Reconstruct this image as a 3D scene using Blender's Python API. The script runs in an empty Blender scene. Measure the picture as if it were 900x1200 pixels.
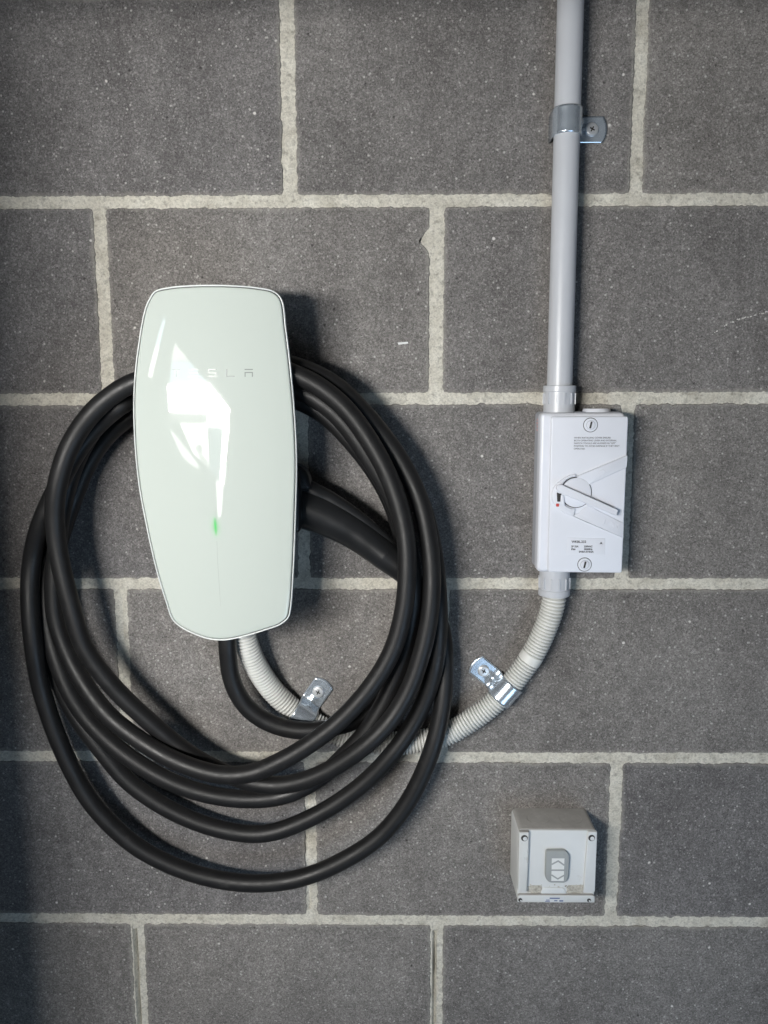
import bpy, bmesh, math, random
import numpy as np
from mathutils import Vector, Matrix, noise

scene = bpy.context.scene
COL = scene.collection
random.seed(7)

# ------------------------------------------------------------------ camera
Z0 = 1.45                       # height of the upper bed joint in view
F, CX, CZ, CD = 900.0, 0.2924, -0.2083, 0.8198
PITCH, YAW, ROLL = 0.1363, 0.0112, -0.0020

def _rot(p, y, r):
    cx, sx, cy, sy, cr, sr = math.cos(p), math.sin(p), math.cos(y), math.sin(y), math.cos(r), math.sin(r)
    Rx = np.array([[1, 0, 0], [0, cx, -sx], [0, sx, cx]])
    Ry = np.array([[cy, 0, sy], [0, 1, 0], [-sy, 0, cy]])
    Rz = np.array([[cr, -sr, 0], [sr, cr, 0], [0, 0, 1]])
    return Rz @ Rx @ Ry
RC = _rot(PITCH, YAW, ROLL)

def W(px, py, d=0.0):
    """photo pixel -> (x, z) on the plane d metres in front of the wall"""
    r = RC.T @ np.array([(px - 450) / F, (py - 600) / F, 1.0])
    t = (CD - d) / r[2]
    return CX + r[0] * t, Z0 + CZ - r[1] * t

def P(px, py, d=0.0):
    x, z = W(px, py, d)
    return Vector((x, -d, z))

cam_d = bpy.data.cameras.new('camera')
cam = bpy.data.objects.new('camera', cam_d)
COL.objects.link(cam)
right = Vector((RC[0][0], RC[0][2], -RC[0][1]))
down = Vector((RC[1][0], RC[1][2], -RC[1][1]))
fwd = Vector((RC[2][0], RC[2][2], -RC[2][1]))
up, back = -down, -fwd
cam.matrix_world = Matrix(((right.x, up.x, back.x, CX), (right.y, up.y, back.y, -CD),
                           (right.z, up.z, back.z, Z0 + CZ), (0, 0, 0, 1)))
cam_d.sensor_fit = 'VERTICAL'
cam_d.sensor_height = 24.0
cam_d.lens = F / 1200 * 24.0
cam_d.clip_start, cam_d.clip_end = 0.01, 50
scene.camera = cam
scene.render.resolution_x, scene.render.resolution_y = 768, 1024

# ------------------------------------------------------------------ light
world = bpy.data.worlds.new('World'); scene.world = world; world.use_nodes = True
bg = world.node_tree.nodes['Background']
bg.inputs[0].default_value = (0.80, 0.90, 1.0, 1); bg.inputs[1].default_value = 0.02

KEY_RAD = 126.0
def area_lamp(name, loc, target, sx, sy, power, col, spread=180):
    l = bpy.data.lights.new(name, 'AREA'); l.shape = 'RECTANGLE'; l.size, l.size_y = sx, sy
    l.energy = power; l.color = col; l.spread = math.radians(spread)
    o = bpy.data.objects.new(name, l); COL.objects.link(o)
    o.location = loc
    o.rotation_euler = (Vector(target) - Vector(loc)).to_track_quat('-Z', 'Y').to_euler()
    return o
# the bright opening behind the camera: its outline is the one mirrored in the charger's glass
KEY_LOC, KEY_AIM = Vector((-0.16, -1.10, Z0 - 0.26)), Vector((0.30, 0, Z0 - 0.36))
GX0, GZ0, GD, BULGE, HWMAX = W(251, 540, .10)[0], W(251, 540, .10)[1], .094, .0085, .079
def gdepth(x, z):               # front of the charger's curved glass
    k = (x - GX0) / HWMAX; zc = (z - GZ0) / .17
    return GD + BULGE * (1 - k * k) - .002 * zc * zc
def glass_pt(px, py):
    d = GD
    for _ in range(4):
        x, z = W(px, py, d); d = gdepth(x, z)
    return x, z
KQ = (KEY_AIM - KEY_LOC).to_track_quat('-Z', 'Y')
KX, KY, KN = KQ @ Vector((1, 0, 0)), KQ @ Vector((0, 1, 0)), KQ @ Vector((0, 0, 1))
def mirrored(px, py):           # where the ray mirrored at this point of the glass meets the opening's plane
    x, z = glass_pt(px, py); e = 1e-4
    p = Vector((x, -gdepth(x, z), z))
    n = Vector((-(gdepth(x + e, z) - gdepth(x - e, z)) / (2 * e), -1, -(gdepth(x, z + e) - gdepth(x, z - e)) / (2 * e))).normalized()
    i = (p - Vector((CX, -CD, Z0 + CZ))).normalized(); r = i - 2 * i.dot(n) * n
    t = (KEY_LOC - p).dot(KN) / r.dot(KN); q = p + r * t - KEY_LOC
    return q.dot(KX), q.dot(KY)

def shaped_lamp(name, pieces, radiance):
    """area lamp at KEY_LOC's plane made of convex panes (list of (outline, colour, strength))"""
    pl = [([mirrored(*p) for p in poly], c, k) for poly, c, k in pieces]
    xs = [x for p, _, _ in pl for x, _ in p]; ys = [y for p, _, _ in pl for _, y in p]
    x0, x1, y0, y1 = min(xs), max(xs), min(ys), max(ys)
    print(name, 'extent', x0, x1, y0, y1)
    l = bpy.data.lights.new(name, 'AREA'); l.shape = 'RECTANGLE'; l.size, l.size_y = x1 - x0, y1 - y0
    l.energy = radiance * math.pi * l.size * l.size_y
    o = bpy.data.objects.new(name, l); COL.objects.link(o)
    o.location = KEY_LOC + KX * ((x0 + x1) / 2) + KY * ((y0 + y1) / 2); o.rotation_euler = KQ.to_euler()
    l.use_nodes = True; nt = l.node_tree
    em = nt.nodes['Emission']
    geo = nt.nodes.new('ShaderNodeNewGeometry'); sep = nt.nodes.new('ShaderNodeSeparateXYZ')
    nt.links.new(geo.outputs['Parametric'], sep.inputs[0])
    def op(kind, a, b):
        m = nt.nodes.new('ShaderNodeMath'); m.operation = kind
        for q, v in ((m.inputs[0], a), (m.inputs[1], b)):
            if hasattr(v, 'links'): nt.links.new(v, q)
            else: q.default_value = v
        return m.outputs[0]
    U, V = sep.outputs[0], sep.outputs[1]
    if UVFLIP: U, V = op('SUBTRACT', 1.0, U) if 'u' in UVFLIP else U, op('SUBTRACT', 1.0, V) if 'v' in UVFLIP else V
    tot = None
    for poly, c, k in pl:
        q = [((x - x0) / (x1 - x0), (y - y0) / (y1 - y0)) for x, y in poly]
        ar = sum(q[i - 1][0] * q[i][1] - q[i][0] * q[i - 1][1] for i in range(len(q)))
        if ar < 0: q = q[::-1]
        w = k
        for i in range(len(q)):
            (ax, ay), (bx_, by_) = q[i - 1], q[i]; nx, ny = -(by_ - ay), bx_ - ax
            dd = op('ADD', op('MULTIPLY', U, nx), op('MULTIPLY', V, ny))
            w = op('MULTIPLY', op('GREATER_THAN', dd, nx * ax + ny * ay), w)
        vm = nt.nodes.new('ShaderNodeVectorMath'); vm.operation = 'SCALE'; vm.inputs[0].default_value = c
        nt.links.new(w, vm.inputs['Scale'])
        if tot is None: tot = vm.outputs[0]
        else:
            ad = nt.nodes.new('ShaderNodeVectorMath'); ad.operation = 'ADD'
            nt.links.new(tot, ad.inputs[0]); nt.links.new(vm.outputs[0], ad.inputs[1]); tot = ad.outputs[0]
    nt.links.new(tot, em.inputs['Color']); em.inputs['Strength'].default_value = 1.0
    return o
UVFLIP = ''
WARM, SKYC = (1.0, .975, .935), (.66, .86, 1.0)
key = shaped_lamp('daylight_opening', [
    ([(205, 402), (222, 423), (200, 423)], WARM, .05),
    ([(201, 424), (222.5, 424), (243, 449), (199, 451)], SKYC, .055),
    ([(196, 452), (245, 450), (270, 481), (268, 484), (198, 482)], WARM, 1.0),
    ([(243, 484), (268, 484), (268, 499), (243, 499)], WARM, 1.0),
    ([(211, 496), (243, 496), (245, 548), (226, 530)], WARM, .12),
    ([(262, 499), (268, 499), (262, 567), (258, 566)], WARM, 1.0),
    ([(253, 562), (262, 567), (259, 606), (255.5, 606)], WARM, .09),
    ([(198, 502), (206, 510), (234, 546), (231, 549), (214, 536)], WARM, .06),
    ([(198, 482), (243, 484), (243, 496), (199, 496)], WARM, .012),
    ([(245, 499), (262, 499), (258, 562), (246, 552)], SKYC, .014),
    ([(229, 523), (232, 520), (236, 521), (238.5, 525), (237.5, 530), (233, 532), (229.5, 529)], WARM, -.105),
    ([(231, 533), (237, 532), (243, 538), (245, 547), (236, 539)], WARM, -.10),
    ([(262, 499), (266, 499), (264, 530), (261, 530)], WARM, -.6),
], KEY_RAD)
side = shaped_lamp('side_daylight', [
    ([(191, 373), (194, 375), (187, 406), (182, 405)], SKYC, .06),
    ([(182, 406), (187, 407), (178, 442), (172.5, 443)], WARM, .10),
], KEY_RAD)
fill = area_lamp('sky_fill', (0.95, -1.25, Z0 - 1.15), (0.5, 0, Z0 - 0.6), 0.7, 0.7, 5.4, (0.54, 0.75, 1.0))

scene.view_settings.view_transform = 'Standard'
scene.view_settings.look = 'None'
scene.view_settings.gamma = 1.0
scene.view_settings.exposure = 0.0
scene.render.engine = 'CYCLES'

# ------------------------------------------------------------------ materials
def new_mat(name):
    m = bpy.data.materials.new(name); m.use_nodes = True
    return m, m.node_tree, m.node_tree.nodes['Principled BSDF']

def N(nt, typ, **kw):
    n = nt.nodes.new(typ)
    for k, v in kw.items():
        if k in n.inputs.keys() if isinstance(k, str) else False: n.inputs[k].default_value = v
        else: setattr(n, k, v)
    return n

def ramp(nt, fac, stops, interp='LINEAR'):
    r = nt.nodes.new('ShaderNodeValToRGB'); r.color_ramp.interpolation = interp
    e = r.color_ramp.elements
    while len(e) < len(stops): e.new(0.5)
    for el, (p, c) in zip(e, stops):
        el.position = p
        el.color = (c, c, c, 1) if isinstance(c, (int, float)) else (*c, 1)
    nt.links.new(fac, r.inputs[0]); return r.outputs[0]

def mixc(nt, mode, fac, a, b):
    m = nt.nodes.new('ShaderNodeMix'); m.data_type = 'RGBA'; m.blend_type = mode
    for s, v in ((m.inputs[0], fac), (m.inputs[6], a), (m.inputs[7], b)):
        if hasattr(v, 'links'): nt.links.new(v, s)
        elif isinstance(v, (int, float)): s.default_value = v if s == m.inputs[0] else (v, v, v, 1)
        else: s.default_value = (*v, 1)
    return m.outputs[2]

def mth(nt, op, a, b=0.0, clamp=False):
    m = nt.nodes.new('ShaderNodeMath'); m.operation = op; m.use_clamp = clamp
    for s, v in ((m.inputs[0], a), (m.inputs[1], b)):
        if hasattr(v, 'links'): nt.links.new(v, s)
        else: s.default_value = v
    return m.outputs[0]

def wpos(nt):
    return nt.nodes.new('ShaderNodeNewGeometry').outputs['Position']

def tnoise(nt, vec, scale, detail=3, rough=0.55):
    n = nt.nodes.new('ShaderNodeTexNoise'); nt.links.new(vec, n.inputs['Vector'])
    n.inputs['Scale'].default_value = scale; n.inputs['Detail'].default_value = detail
    n.inputs['Roughness'].default_value = rough; return n.outputs[0]

def tvor(nt, vec, scale, feature='F1', rnd=1.0):
    n = nt.nodes.new('ShaderNodeTexVoronoi'); n.feature = feature; nt.links.new(vec, n.inputs['Vector'])
    n.inputs['Scale'].default_value = scale; n.inputs['Randomness'].default_value = rnd; return n

def bump(nt, bsdf, h, strength, dist):
    b = nt.nodes.new('ShaderNodeBump'); b.inputs['Strength'].default_value = strength
    b.inputs['Distance'].default_value = dist
    nt.links.new(h, b.inputs['Height']); nt.links.new(b.outputs[0], bsdf.inputs['Normal'])

def mat_block():
    m, nt, b = new_mat('concrete_block')
    p = wpos(nt)
    g1 = tvor(nt, p, 560); g2 = tvor(nt, p, 980)
    sep1 = nt.nodes.new('ShaderNodeSeparateColor'); nt.links.new(g1.outputs['Color'], sep1.inputs[0])
    sep2 = nt.nodes.new('ShaderNodeSeparateColor'); nt.links.new(g2.outputs['Color'], sep2.inputs[0])
    base = ramp(nt, sep1.outputs[0], [(0.0, (.152, .145, .141)), (.45, (.186, .179, .174)), (.8, (.212, .204, .199)), (.95, (.245, .236, .23)), (1.0, (.31, .30, .29))])
    fine = ramp(nt, sep2.outputs[1], [(0, .72), (.5, 1.0), (1, 1.30)])
    c = mixc(nt, 'MULTIPLY', 1.0, base, fine)
    big = ramp(nt, tnoise(nt, p, 9, 4), [(.3, .86), (.7, 1.12)])
    c = mixc(nt, 'MULTIPLY', 1.0, c, big)
    med = ramp(nt, tnoise(nt, p, 70, 4), [(.3, .86), (.7, 1.14)])
    c = mixc(nt, 'MULTIPLY', 1.0, c, med)
    # per block tone
    oi = nt.nodes.new('ShaderNodeObjectInfo')
    c = mixc(nt, 'MULTIPLY', 1.0, c, ramp(nt, oi.outputs['Random'], [(0, (.85, .85, .87)), (.5, (1.0, .99, .975)), (1, (1.15, 1.13, 1.10))]))
    # broad stains and dusty patches
    mp = nt.nodes.new('ShaderNodeMapping'); mp.inputs['Scale'].default_value = (16, 16, 4.5); nt.links.new(p, mp.inputs['Vector'])
    c = mixc(nt, 'MULTIPLY', 1.0, c, ramp(nt, tnoise(nt, mp.outputs[0], 1.0, 6, .68), [(.30, (.84, .83, .83)), (.5, (1, 1, 1)), (.72, (1.12, 1.12, 1.11))]))
    # dark pits
    pit = tvor(nt, p, 260)
    pm = ramp(nt, pit.outputs['Distance'], [(.10, 0.30), (.17, 1.0)])
    sp = nt.nodes.new('ShaderNodeSeparateColor'); nt.links.new(pit.outputs['Color'], sp.inputs[0])
    pitsel = mth(nt, 'GREATER_THAN', sp.outputs[0], .72)
    c = mixc(nt, 'MULTIPLY', pitsel, c, pm)
    chip = tvor(nt, p, 64); cs = nt.nodes.new('ShaderNodeSeparateColor'); nt.links.new(chip.outputs['Color'], cs.inputs[0])
    cd_ = mth(nt, 'ADD', chip.outputs['Distance'], mth(nt, 'MULTIPLY', tnoise(nt, p, 380, 3), .16))
    c = mixc(nt, 'MULTIPLY', mth(nt, 'GREATER_THAN', cs.outputs[2], .86), c, ramp(nt, cd_, [(.13, .38), (.19, 1.0)]))
    # pale aggregate specks in two sizes
    for sc, thr, r0, r1, col in ((120, .88, .11, .17, (.44, .43, .41)), (36, .82, .045, .065, (.66, .64, .61)), (230, .84, .14, .24, (.30, .29, .28))):
        v = tvor(nt, p, sc)
        s = nt.nodes.new('ShaderNodeSeparateColor'); nt.links.new(v.outputs['Color'], s.inputs[0])
        dn = mth(nt, 'ADD', v.outputs['Distance'], mth(nt, 'MULTIPLY', tnoise(nt, p, sc * 5, 2), .10))
        k = ramp(nt, dn, [(r0 + .03, 1.0), (r1 + .05, 0.0)])
        k = mth(nt, 'MULTIPLY', k, mth(nt, 'GREATER_THAN', s.outputs[1], thr))
        c = mixc(nt, 'MIX', k, c, col)
    # mortar dust smeared over the arrises
    at = nt.nodes.new('ShaderNodeAttribute'); at.attribute_name = 'edge'
    e = mth(nt, 'ADD', at.outputs['Fac'], mth(nt, 'MULTIPLY', tnoise(nt, p, 26, 5, .7), 1.5))
    e = ramp(nt, e, [(1.28, 0.0), (1.60, .55)])
    e.node.color_ramp.elements[0].position = .0; e.node.color_ramp.elements[1].position = 1.0
    mr = nt.nodes.new('ShaderNodeMapRange'); mr.inputs[1].default_value = 1.42; mr.inputs[2].default_value = 1.85
    mr.inputs[3].default_value = 0; mr.inputs[4].default_value = .42
    nt.links.new(mth(nt, 'ADD', at.outputs['Fac'], mth(nt, 'MULTIPLY', tnoise(nt, p, 26, 5, .7), 1.5)), mr.inputs[0])
    c = mixc(nt, 'MIX', mr.outputs[0], c, (.36, .345, .31))
    nt.links.new(c, b.inputs['Base Color'])
    b.inputs['Roughness'].default_value = .9; b.inputs['Specular IOR Level'].default_value = .25
    h = mth(nt, 'ADD', mth(nt, 'MULTIPLY', sep1.outputs[2], .5), mth(nt, 'MULTIPLY', tnoise(nt, p, 340, 3), .9))
    h = mth(nt, 'ADD', h, mth(nt, 'MULTIPLY', pm, mth(nt, 'MULTIPLY', pitsel, .9)))
    bump(nt, b, h, .55, .0011)
    return m

def mat_mortar():
    m, nt, b = new_mat('mortar')
    p = wpos(nt)
    c = ramp(nt, tnoise(nt, p, 42, 5, .65), [(.28, (.43, .405, .345)), (.5, (.60, .575, .505)), (.75, (.70, .68, .61))])
    g = tvor(nt, p, 700); s = nt.nodes.new('ShaderNodeSeparateColor'); nt.links.new(g.outputs['Color'], s.inputs[0])
    c = mixc(nt, 'MULTIPLY', 1.0, c, ramp(nt, s.outputs[0], [(0, .80), (.5, 1.0), (1, 1.10)]))
    c = mixc(nt, 'MULTIPLY', 1.0, c, ramp(nt, tnoise(nt, p, 190, 3), [(.32, .70), (.45, 1.0)]))
    nt.links.new(c, b.inputs['Base Color']); b.inputs['Roughness'].default_value = .92
    b.inputs['Specular IOR Level'].default_value = .2
    bump(nt, b, mth(nt, 'ADD', tnoise(nt, p, 420, 4, .7), mth(nt, 'MULTIPLY', s.outputs[2], .3)), .6, .0012)
    return m

def mat_plain(name, col, rough=.5, metal=0.0, spec=.5, coat=0.0, var=.05, vscale=40, bumps=None, dirt=None):
    m, nt, b = new_mat(name)
    tc = nt.nodes.new('ShaderNodeTexCoord').outputs['Object']
    n = tnoise(nt, tc, vscale, 4)
    c = ramp(nt, n, [(.3, tuple(v * (1 - var) for v in col)), (.7, tuple(min(1, v * (1 + var)) for v in col))])
    if dirt:
        dcol, thr, sc, amt = dirt
        k = ramp(nt, tnoise(nt, tc, sc, 6, .7), [(thr, 0.0), (min(.99, thr + .12), amt)])
        c = mixc(nt, 'MIX', k, c, dcol)
    nt.links.new(c, b.inputs['Base Color'])
    rr = ramp(nt, tnoise(nt, tc, vscale * 1.7, 3), [(.3, max(.02, rough * .85)), (.7, min(1, rough * 1.15))])
    nt.links.new(rr, b.inputs['Roughness'])
    b.inputs['Metallic'].default_value = metal; b.inputs['Specular IOR Level'].default_value = spec
    b.inputs['Coat Weight'].default_value = coat; b.inputs['Coat Roughness'].default_value = .02
    if bumps: bump(nt, b, tnoise(nt, tc, bumps[0], 3), bumps[1], bumps[2])
    return m

M = {}
M['block'] = mat_block()
M['mortar'] = mat_mortar()
M['cable'] = mat_plain('black_rubber', (.011, .011, .0115), .47, spec=.42, var=.18, vscale=60, bumps=(900, .10, .0004), dirt=((.045, .042, .04), .60, 70, .4))
M['grip'] = mat_plain('black_plastic', (.013, .0138, .015), .34, spec=.5, var=.1, bumps=(1400, .06, .0003))
M['glass'] = mat_plain('white_glass', (.535, .585, .545), .035, spec=.5, var=.006, vscale=6)
M['tray'] = mat_plain('pale_plastic', (.66, .69, .68), .30, var=.03)
M['darkgap'] = mat_plain('dark_gap', (.03, .032, .035), .5)
M['print'] = mat_plain('grey_print', (.24, .27, .25), .25, var=.02)
M['etch'] = mat_plain('etched_glass', (.42, .46, .43), .2, var=.02)
M['pvc'] = mat_plain('grey_pvc', (.52, .54, .578), .33, var=.035, vscale=18, dirt=((.20, .17, .14), .70, 60, .5))
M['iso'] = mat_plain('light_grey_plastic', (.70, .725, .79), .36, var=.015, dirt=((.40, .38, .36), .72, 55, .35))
M['isoplate'] = mat_plain('rating_plate_plastic', (.71, .735, .80), .36, var=.006)
M['pink'] = mat_plain('faded_red_print', (.60, .42, .43), .5, var=.15)
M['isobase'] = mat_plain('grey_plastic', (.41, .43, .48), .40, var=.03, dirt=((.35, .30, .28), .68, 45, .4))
M['flex'] = mat_plain('corrugated_pvc', (.68, .685, .66), .42, var=.06, vscale=30, dirt=((.30, .27, .22), .66, 60, .5))
M['zinc'] = mat_plain('zinc_plated_steel', (.72, .81, .92), .22, metal=.76, var=.12, vscale=55, bumps=(120, .12, .0006))
M['screwmetal'] = mat_plain('screw_metal', (.74, .76, .78), .36, metal=.65, var=.1)
M['ink'] = mat_plain('black_ink', (.05, .05, .055), .6)
M['slot'] = mat_plain('dark_slot', (.035, .033, .032), .7)
M['red'] = mat_plain('red_paint', (.55, .06, .05), .5)
M['swbox'] = mat_plain('aged_white_plastic', (.62, .635, .63), .48, var=.05, vscale=35, dirt=((.32, .295, .26), .63, 38, .6))
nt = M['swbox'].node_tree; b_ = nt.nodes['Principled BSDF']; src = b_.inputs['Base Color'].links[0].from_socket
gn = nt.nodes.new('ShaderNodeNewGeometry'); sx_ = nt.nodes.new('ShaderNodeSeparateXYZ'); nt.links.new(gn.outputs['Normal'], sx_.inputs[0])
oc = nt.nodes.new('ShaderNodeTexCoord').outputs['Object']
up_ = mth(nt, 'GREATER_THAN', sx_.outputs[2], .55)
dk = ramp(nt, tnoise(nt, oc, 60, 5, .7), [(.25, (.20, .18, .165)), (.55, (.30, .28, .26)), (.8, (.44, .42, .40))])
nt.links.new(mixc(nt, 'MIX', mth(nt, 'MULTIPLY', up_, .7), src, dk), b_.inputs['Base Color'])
M['swface'] = mat_plain('aged_white_face', (.65, .67, .675), .45, var=.03, vscale=30, dirt=((.40, .37, .32), .64, 60, .5))
M['swgrey'] = mat_plain('grey_rubber_button', (.33, .35, .35), .5, var=.05, dirt=((.14, .13, .12), .68, 120, .4))
M['swwhite'] = mat_plain('white_button_mark', (.72, .735, .73), .5, var=.03)
M['dirt'] = mat_plain('dust_and_grit', (.44, .42, .37), .95, var=.35, vscale=420, bumps=(600, .8, .001), dirt=((.52, .50, .45), .52, 200, .9))
M['sticker'] = mat_plain('sticker', (.62, .64, .66), .5)
M['blueink'] = mat_plain('blue_ink', (.10, .14, .28), .6)
M['chalk'] = mat_plain('chalk', (.62, .61, .58), .95, var=.2, vscale=300)

# ------------------------------------------------------------------ helpers
def empty(name, loc, label=None, cat=None, group=None):
    o = bpy.data.objects.new(name, None); COL.objects.link(o); o.location = loc
    o.empty_display_size = .02
    if label: o['label'] = label
    if cat: o['category'] = cat
    if group: o['group'] = group
    return o

def link(name, bm, mat, parent=None, smooth=40, mods=None):
    me = bpy.data.meshes.new(name); bmesh.ops.recalc_face_normals(bm, faces=bm.faces)
    bm.to_mesh(me); bm.free()
    o = bpy.data.objects.new(name, me); COL.objects.link(o)
    me.materials.append(M[mat] if isinstance(mat, str) else mat)
    if smooth:
        for p in me.polygons: p.use_smooth = True
        me.set_sharp_from_angle(angle=math.radians(smooth))
    if parent is not None:
        o.parent = parent
        w = Matrix.Identity(4); q = parent
        while q is not None:
            w = Matrix.Translation(q.location) @ w; q = q.parent
        off = w.translation
        if parent.type == 'MESH': off = Vector((0, 0, 0)) + off
        me.transform(Matrix.Translation(-off))
    return o

def poly_offset(poly, d):
    """inward mitre offset of a CCW polygon"""
    n = len(poly); out = []
    for i in range(n):
        a, b, c = poly[i - 1], poly[i], poly[(i + 1) % n]
        e1 = (b[0] - a[0], b[1] - a[1]); e2 = (c[0] - b[0], c[1] - b[1])
        l1 = math.hypot(*e1) or 1e-9; l2 = math.hypot(*e2) or 1e-9
        n1 = (-e1[1] / l1, e1[0] / l1); n2 = (-e2[1] / l2, e2[0] / l2)
        s = (n1[0] + n2[0], n1[1] + n2[1]); q = s[0] ** 2 + s[1] ** 2
        k = 2 / q if q > .35 else 2 / .35
        out.append((b[0] + d * s[0] * k, b[1] + d * s[1] * k))
    return out

def ccw(poly):
    a = sum(poly[i - 1][0] * poly[i][1] - poly[i][0] * poly[i - 1][1] for i in range(len(poly)))
    return poly if a > 0 else poly[::-1]

def round_poly(pts, r, seg=5):
    """round the corners of a polygon"""
    pts = ccw(pts); n = len(pts); out = []
    rr = r if isinstance(r, (list, tuple)) else [r] * n
    for i in range(n):
        a, b, c = Vector(pts[i - 1]), Vector(pts[i]), Vector(pts[(i + 1) % n])
        u, v = (a - b), (c - b); k = min(rr[i], u.length * .49, v.length * .49)
        if k <= 0: out.append(tuple(b)); continue
        p, q = b + u.normalized() * k, b + v.normalized() * k
        for s in range(seg + 1):
            t = s / seg; out.append(tuple((1 - t) ** 2 * p + 2 * t * (1 - t) * b + t * t * q))
    return out

def slab(name, poly, d0, d1, mat, parent, bev=.001, seg=3, smooth=35, taper=0.0):
    """prism over a polygon in the wall plane, from d0 to d1 in front of the wall, bevelled front edge"""
    poly = ccw(poly); bm = bmesh.new()
    rings = [(poly_offset(poly, -taper) if taper else poly, d0)]
    if bev > 0:
        for s in range(seg + 1):
            a = math.pi / 2 * s / seg
            rings.append((poly_offset(poly, bev * (1 - math.cos(a))), d1 - bev + bev * math.sin(a)))
    else: rings.append((poly, d1))
    vs = [[bm.verts.new((x, -d, z)) for x, z in r] for r, d in rings]
    n = len(poly)
    for a, b in zip(vs, vs[1:]):
        for i in range(n): bm.faces.new((a[i], a[(i + 1) % n], b[(i + 1) % n], b[i]))
    bm.faces.new(vs[-1]); bm.faces.new(vs[0][::-1])
    return link(name, bm, mat, parent, smooth)

def pxpoly(pts, d):
    return [W(x, y, d) for x, y in pts]

def circle(cx, cz, r, n=28, a0=0.0):
    return [(cx + r * math.cos(a0 + 2 * math.pi * i / n), cz + r * math.sin(a0 + 2 * math.pi * i / n)) for i in range(n)]

def rect(x0, z0, x1, z1):
    return [(x0, z0), (x1, z0), (x1, z1), (x0, z1)]

def frames(pts):
    t = [(pts[min(i + 1, len(pts) - 1)] - pts[max(i - 1, 0)]).normalized() for i in range(len(pts))]
    u = t[0].orthogonal().normalized(); out = []
    for k in t:
        u = (u - k * u.dot(k)).normalized(); out.append((u, k.cross(u)))
    return out

def sweep_bm(pts, rad, sides=16, cap=True, squash=None):
    bm = bmesh.new(); fr = frames(pts); rings = []
    for i, p in enumerate(pts):
        r = rad[i] if hasattr(rad, '__len__') else rad
        u, v = fr[i]
        rings.append([bm.verts.new(p + (u * math.cos(2 * math.pi * k / sides) + v * math.sin(2 * math.pi * k / sides)) * r) for k in range(sides)])
    for a, b in zip(rings, rings[1:]):
        for k in range(sides): bm.faces.new((a[k], a[(k + 1) % sides], b[(k + 1) % sides], b[k]))
    if cap: bm.faces.new(rings[0][::-1]); bm.faces.new(rings[-1])
    return bm

def catmull(ctrl, step):
    """centripetal-ish Catmull-Rom resampled to even arc length (numpy, any dimension)"""
    c = np.array(ctrl, float); c = np.vstack([2 * c[0] - c[1], c, 2 * c[-1] - c[-2]])
    out = []
    for i in range(1, len(c) - 2):
        p0, p1, p2, p3 = c[i - 1:i + 3]
        t0 = 0; t1 = t0 + max(np.linalg.norm(p1 - p0), 1e-9) ** .5; t2 = t1 + max(np.linalg.norm(p2 - p1), 1e-9) ** .5; t3 = t2 + max(np.linalg.norm(p3 - p2), 1e-9) ** .5
        for t in np.linspace(t1, t2, 24, endpoint=False):
            A1 = (t1 - t) / (t1 - t0) * p0 + (t - t0) / (t1 - t0) * p1
            A2 = (t2 - t) / (t2 - t1) * p1 + (t - t1) / (t2 - t1) * p2
            A3 = (t3 - t) / (t3 - t2) * p2 + (t - t2) / (t3 - t2) * p3
            B1 = (t2 - t) / (t2 - t0) * A1 + (t - t0) / (t2 - t0) * A2
            B2 = (t3 - t) / (t3 - t1) * A2 + (t - t1) / (t3 - t1) * A3
            out.append((t2 - t) / (t2 - t1) * B1 + (t - t1) / (t2 - t1) * B2)
    out.append(c[-2]); out = np.array(out)
    s = np.concatenate([[0], np.cumsum(np.linalg.norm(np.diff(out, axis=0), axis=1))])
    q = np.linspace(0, s[-1], max(3, int(round(s[-1] / step)) + 1))
    return np.stack([np.interp(q, s, out[:, k]) for k in range(out.shape[1])], 1)

def text_part(name, txt, x, z, d, size, mat, parent, align='LEFT', rot=0.0, line=1.0, depth=.00012, bold=0.0):
    cu = bpy.data.curves.new(name, 'FONT'); cu.body = txt; cu.size = size; cu.align_x = align; cu.align_y = 'TOP'
    cu.space_line = line; cu.extrude = depth; cu.offset = bold
    tmp = bpy.data.objects.new(name, cu); COL.objects.link(tmp)
    me = bpy.data.meshes.new_from_object(tmp.evaluated_get(bpy.context.evaluated_depsgraph_get()))
    bpy.data.objects.remove(tmp); bpy.data.curves.remove(cu)
    me.name = name
    me.transform(Matrix.Translation((x, -d, z)) @ Matrix.Rotation(rot, 4, 'Y') @ Matrix.Rotation(math.pi / 2, 4, 'X'))
    me.materials.clear(); me.materials.append(M[mat])
    o = bpy.data.objects.new(name, me); COL.objects.link(o); o.parent = parent
    q = parent; off = Vector((0, 0, 0))
    while q is not None: off = off + q.location; q = q.parent
    me.transform(Matrix.Translation(-off))
    return o

# ------------------------------------------------------------------ the block wall
wall = empty('block_wall', (CX, 0, Z0 - .8), 'dark grey concrete block wall with pale cream mortar joints', 'wall')
ROWS = {1: (.1884, .5397), 2: (-.0091, .3377), 3: (.1964, .5408), 4: (-.0056, .3472), 5: (.1986, .5446), 6: (-.0065, .3442)}
HB, HP = .0061, .0069          # half thickness of bed joints and perpends

def rag(a, b, s):
    return noise.noise(Vector((a, b, s)))

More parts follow.
